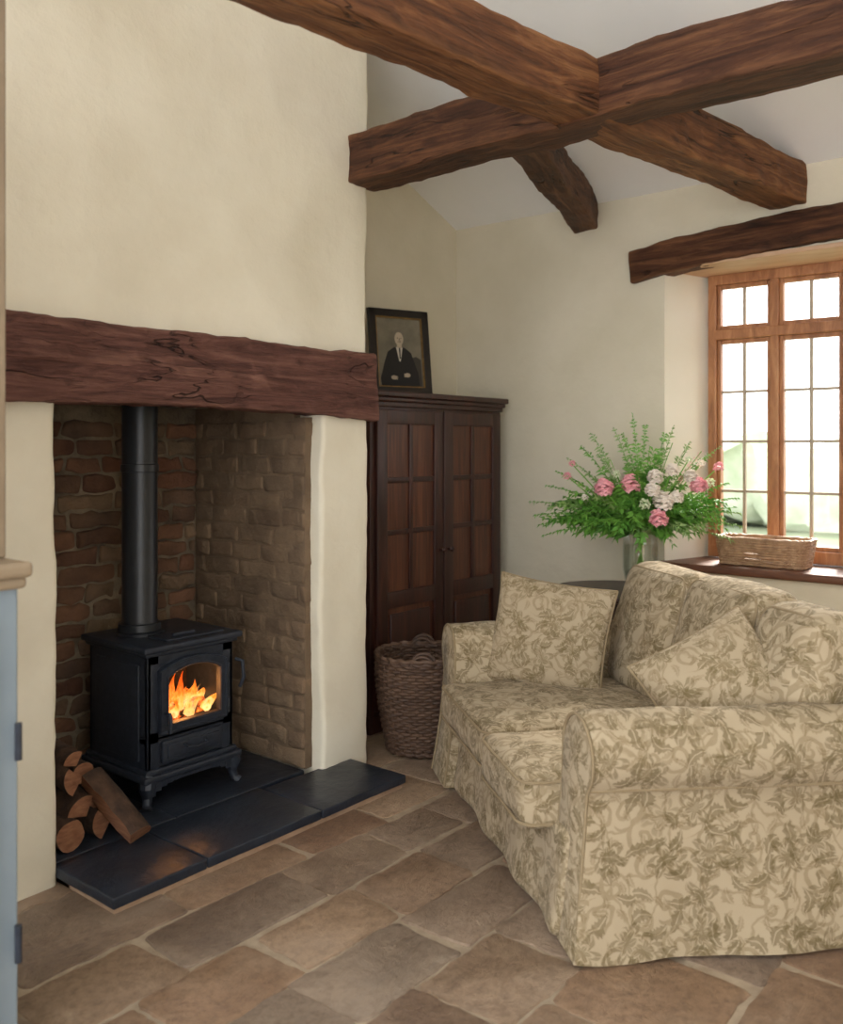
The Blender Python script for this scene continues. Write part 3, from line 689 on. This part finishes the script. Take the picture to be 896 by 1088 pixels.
def pillow(name,c,wv,hv,w,h,th,o=0):
    E=empty(name);wv=Vector(wv).normalized();hv=Vector(hv);hv=(hv-wv*hv.dot(wv)).normalized();nv=wv.cross(hv)
    n=26;V=[];F=[];idx={}
    for side in (1,-1):
        for i in range(n+1):
            for j in range(n+1):
                s=math.sin((i/n*2-1)*pi/2);t=math.sin((j/n*2-1)*pi/2)
                if side<0 and (i in(0,n) or j in (0,n)): idx[(side,i,j)]=idx[(1,i,j)];continue
                x=s*(1-.06*(1-t*t))*w/2;yv=t*(1-.06*(1-s*s))*h/2
                z=side*th/2*(max(0,(1-s*s)*(1-t*t)))**.40
                z*=1+.06*N((x,yv,side),9,o);
                z+=(N((x,yv,0),6,o+4))*.007
                idx[(side,i,j)]=len(V);V.append((x,yv,z))
        for i in range(n):
            for j in range(n):F.append(tuple(idx[(side,a,b)] for a,b in ((i,j),(i+1,j),(i+1,j+1),(i,j+1))))
    mp=lambda p:Vector(c)+wv*p.x+hv*p.y+nv*p.z
    g=G();g.add((V,F));g.obj('cover',M_pil,parent=E,smooth=True,angle=180,mapf=mp)
    ring=[(i,0) for i in range(n)]+[(n,j) for j in range(n)]+[(n-i,n) for i in range(n)]+[(0,n-j) for j in range(n)]
    g=G();g.add(tube([V[idx[(1,i,j)]] for i,j in ring],.006,6,True));g.obj('piping',M_pipe,parent=E,smooth=True,mapf=mp)
def sp(u,v,z):return smap(Vector((u,v,z)))
pillow('throw_pillow',sp(1.235,.40,.635),(.12,-.50,-.05),(.24,.10,.9),.49,.44,.15,3)
pillow('throw_pillow',sp(.31,.615,.65),(.30,-.30,.22),(.30,.16,.55),.41,.39,.17,8)
# ---------------------------------------------------------------- side table, vase, flowers
T=empty('side_table');tc=(4.08,2.14);g=G()
g.add(lathe([(0,.672),(.28,.672),(.298,.68),(.30,.69),(.296,.70),(0,.70)],48,tc));g.add(lathe([(.03,.68),(.035,.6),(.022,.5),(.04,.4),(.028,.3),(.045,.24),(.03,.2),(0,.2)],24,tc))
for k in range(3):
    a=k*2*pi/3+.4;P=[(tc[0]+math.cos(a)*r,tc[1]+math.sin(a)*r,z) for r,z in ((.02,.25),(.1,.2),(.18,.09),(.25,.02))];g.add(tube(P,.02,8,rads=[.022,.018,.015,.018]))
g.obj('pedestal_table',M_tabl,parent=T,smooth=True,angle=40)
vc=(4.16,2.03);FB=empty('flower_vase_arrangement');g=G()
g.add(lathe([(0,.704),(.060,.704),(.072,.72),(.088,.80),(.088,.88),(.084,.95),(.100,1.01),(.097,1.01),(.080,.95),(.084,.88),(.084,.80),(.066,.725),(0,.715)],36,vc));g.obj('glass_vase',M_vase,parent=FB,smooth=True,angle=60)
g=G();g.add(lathe([(0,.718),(.064,.725),(.081,.80),(.081,.915),(0,.915)],30,vc));g.obj('water',glassy('water',.05,(.93,.97,.94,1)),parent=FB,smooth=True)
R_=Vector((.636,-.772,0));Fw=Vector((.772,.636,0));top=Vector((vc[0],vc[1],.99))
def lim(p): 
    p=Vector(p)
    if p.x>4.47 and not(p.y<1.93): p.x=4.47-(p.x-4.47)*.2
    return p
g=G();gs=G()
def leafq(g,p,d,side,l,w,m,up):
    d=d.normalized();s=side.normalized()
    V=[p,p+d*l*.35+s*w+up*.004,p+d*l+up*-.008,p+d*l*.35-s*w+up*.004]
    g.add(([lim(v) for v in V],[(0,1,2),(0,2,3)]),m)
def frond(end,n,ll,m,drop=.1,lw=.28):
    end=Vector(end);P=[];b=top+Vector((random.uniform(-.04,.04),random.uniform(-.04,.04),-.02))
    c=b+(end-b)*.5+Vector((0,0,drop))
    for i in range(12):
        t=i/11;P.append(lim(b*(1-t)**2+c*2*t*(1-t)+end*t*t))
    gs.add(tube(P,.0022,4,rads=[.003-.002*i/11 for i in range(12)]))
    for i in range(n):
        t=.25+.75*i/(n-1);q=b*(1-t)**2+c*2*t*(1-t)+end*t*t;tg=((c-b)*(1-t)+(end-c)*t).normalized()
        sd=tg.cross(Vector((0,0,1))+Vector((random.uniform(-.6,.6),random.uniform(-.6,.6),0))).normalized()
        l=ll*(1.15-.7*t)*random.uniform(.8,1.25)
        for s in (1,-1):
            d=(sd*s+tg*.7+Vector((0,0,random.uniform(-.4,.4)))).normalized();leafq(g,q,d,tg.cross(d).cross(d),l,l*lw,m,Vector((0,0,1)))
for i in range(185):
    a=random.uniform(0,2*pi);rx=math.cos(a);dz=random.uniform(-.12,.30);k=random.uniform(.45,1.03)
    e=top+R_*rx*(.47 if rx<0 else .44)*k+Fw*math.sin(a)*.24*k+Vector((0,0,.05+dz*(1.2-abs(rx)*k)))
    frond(e,random.randint(10,16),random.uniform(.045,.09),random.choice([0,1,1,1,2]),random.uniform(.02,.14),random.choice([.14,.22,.30]))
for rx,h,z in ((-.03,.59,0),(-.08,.49,0),(-.30,.43,0),(-.36,.37,0),(-.25,.49,0),(.22,.45,0),(.12,.49,0),(.33,.39,0),(.02,.53,0),(.27,.33,0),(-.46,.24,0),(-.52,.10,0),(-.54,.16,0),(.46,.11,0),(.44,.25,0),(-.2,.39,0),(.17,.53,0),(-.42,.31,0),(.37,.43,0),(-.13,.52,0),(.49,.04,0),(.45,-.03,0),(-.48,.0,0),(-.50,.05,0),(.47,.18,0)):
    frond(top+R_*rx+Vector((0,0,h-.02))+Fw*random.uniform(-.08,.05),22,.05,random.choice([1,2]),.08,.17)
ML=[pm('leaf_green',lin(62,112,40),lin(98,154,60),12,rough=.5,bmp=0),pm('leaf_mid',lin(88,140,52),lin(130,184,78),12,rough=.5,bmp=0),pm('leaf_pale',lin(116,148,84),lin(158,184,114),12,rough=.5,bmp=0)]
g.obj('foliage',ML,parent=FB,recalc=False);gs.obj('stems',ML[1],parent=FB)
g=G();st=G()
def bloom(c,r,m,n=70):
    c=Vector(c)
    for i in range(n):
        z=1-2*(i+.5)/n
        if z<-.7:continue
        a=i*2.39996;s=math.sqrt(1-z*z);d=(Vector((s*math.cos(a),s*math.sin(a),z))+Vector((random.uniform(-.2,.2),)*3)).normalized()
        u=d.cross(Vector((.3,.2,1))).normalized();w=d.cross(u);rr=r*random.uniform(.72,1.05);q=c+d*rr;k=r*.30
        V=[c+d*rr*.45,q+u*k-d*k*.3,q+w*k*.5+d*k*.25,q-u*k-d*k*.3,q-w*k*.6+d*k*.1]
        g.add((V,[(0,1,2),(0,2,3),(1,4,3,2),(0,1,4),(0,4,3)]),m)
fl_=[(-.215,.215,.048,0),(-.085,.235,.050,0),(.03,.075,.046,0),(.065,.15,.052,1),(.02,.27,.040,1),(.10,.30,.034,1),(.235,.225,.045,0),(.34,.315,.030,0),(.20,.27,.036,1),(.13,.17,.036,1),(-.03,.14,.030,2),(-.38,.27,.022,0),(.255,.33,.022,1),(-.15,.28,.022,2),(.0,.21,.038,1),(.30,.24,.026,2),(-.36,.33,.018,0),(.18,.35,.018,2),(-.30,.17,.020,1)]
for rx,h,r,m in fl_:
    p=top+R_*rx+Vector((0,0,h))-Fw*random.uniform(.18,.25)*(1-abs(rx)*1.2);bloom(p,r,m,110 if r>.03 else 36)
    st.add(tube([top+Vector((0,0,-.03)),top.lerp(p,.5)+Vector((0,0,-.02)),p],.003,5))
for rx,h in ((.13,.43),(.20,.40),(.07,.39),(.27,.39),(-.17,.35),(.02,.41)):
    b0=top;e=top+R_*rx+Vector((0,0,h))-Fw*.1
    for k in range(14):
        q=b0.lerp(e,.62+.38*k/13)+Vector((random.uniform(-.01,.01),random.uniform(-.01,.01),0));bloom(q,.011*(1.15-k/20),1 if rx!=.27 else 0,9)
    st.add(tube([b0,e],.0022,4))
for i in range(7):
    a=i*.9;st.add(tube([Vector((vc[0]+.04*math.cos(a),vc[1]+.04*math.sin(a),.73)),Vector((vc[0]-.03*math.cos(a),vc[1]-.03*math.sin(a),1.0))],.003,5))
MP=[pm('petal_pink',lin(222,140,150),lin(240,184,188),20,rough=.6,bmp=0),pm('petal_cream',lin(226,212,198),lin(238,230,218),20,rough=.6,bmp=0),pm('petal_green_white',lin(200,212,168),lin(222,228,200),20,rough=.6,bmp=0)]
g.obj('blooms',MP,parent=FB,recalc=False);st.obj('flower_stems',ML[1],parent=FB)
# ---------------------------------------------------------------- painted dresser at left
D=empty('painted_dresser');g=G()
B((.45,1.96,.0),(.985,2.40,1.11),.006);B((.52,1.945,.12),(.93,1.965,1.04),.006)
g.obj('carcass',M_blue,parent=D)
g=G();B((.42,1.925,1.115),(1.004,2.42,1.15),.012);B((.435,1.94,1.09),(.996,2.41,1.118),.01);g.obj('moulded_top',M_ctop,parent=D)
g=G();g.add(tube([(.975,1.94,.72),(.975,1.94,.80)],.008,8));g.add(tube([(.975,1.94,.28),(.975,1.94,.36)],.008,8));g.obj('hinges',M_iron,parent=D)
g=G();B((.50,2.02,1.151),(.988,2.38,2.5),.006);g.obj('plate_rack_back',M_ctop,parent=D)
# ---------------------------------------------------------------- sky, veiled sun, camera
w=bpy.data.worlds.new('hazy_sky');bpy.context.scene.world=w;w.use_nodes=True
nt=w.node_tree;bg=nt.nodes['Background']
tcn=nt.nodes.new('ShaderNodeTexCoord')
dp=nt.nodes.new('ShaderNodeVectorMath');dp.operation='DOT_PRODUCT'
sundir=Vector((1,.10,.74)).normalized()
nt.links.new(tcn.outputs['Generated'],dp.inputs[0]);dp.inputs[1].default_value=sundir
lobe=MM(nt,'POWER',MM(nt,'MAXIMUM',dp.outputs['Value'],0.0),14.0)
nt.links.new(MM(nt,'ADD',MM(nt,'MULTIPLY',lobe,10.0),2.6),bg.inputs[1])
nt.links.new(mix(nt,lobe,(.96,.975,1,1),(1,.95,.87,1)),bg.inputs[0])
sd=bpy.data.lights.new('veiled_sun','SUN');sd.energy=9;sd.angle=math.radians(14);sd.color=(1,.94,.84)
so=bpy.data.objects.new('veiled_sun',sd);so.rotation_euler=sundir.to_track_quat('Z','Y').to_euler();so.location=(8,1,6);bpy.context.collection.objects.link(so)
cd=bpy.data.cameras.new('camera');cam=bpy.data.objects.new('camera',cd);bpy.context.collection.objects.link(cam)
cam.location=(0,0,1.4);cam.rotation_euler=(pi/2,0,math.radians(-50.5));cd.sensor_fit='HORIZONTAL';cd.sensor_width=36;cd.lens=39.0;cd.shift_y=-69/896
cd.clip_start=.05;cd.dof.use_dof=True;cd.dof.focus_distance=3.5;cd.dof.aperture_fstop=2.8
sc=bpy.context.scene;sc.camera=cam;sc.view_settings.view_transform='Standard';sc.view_settings.exposure=.6
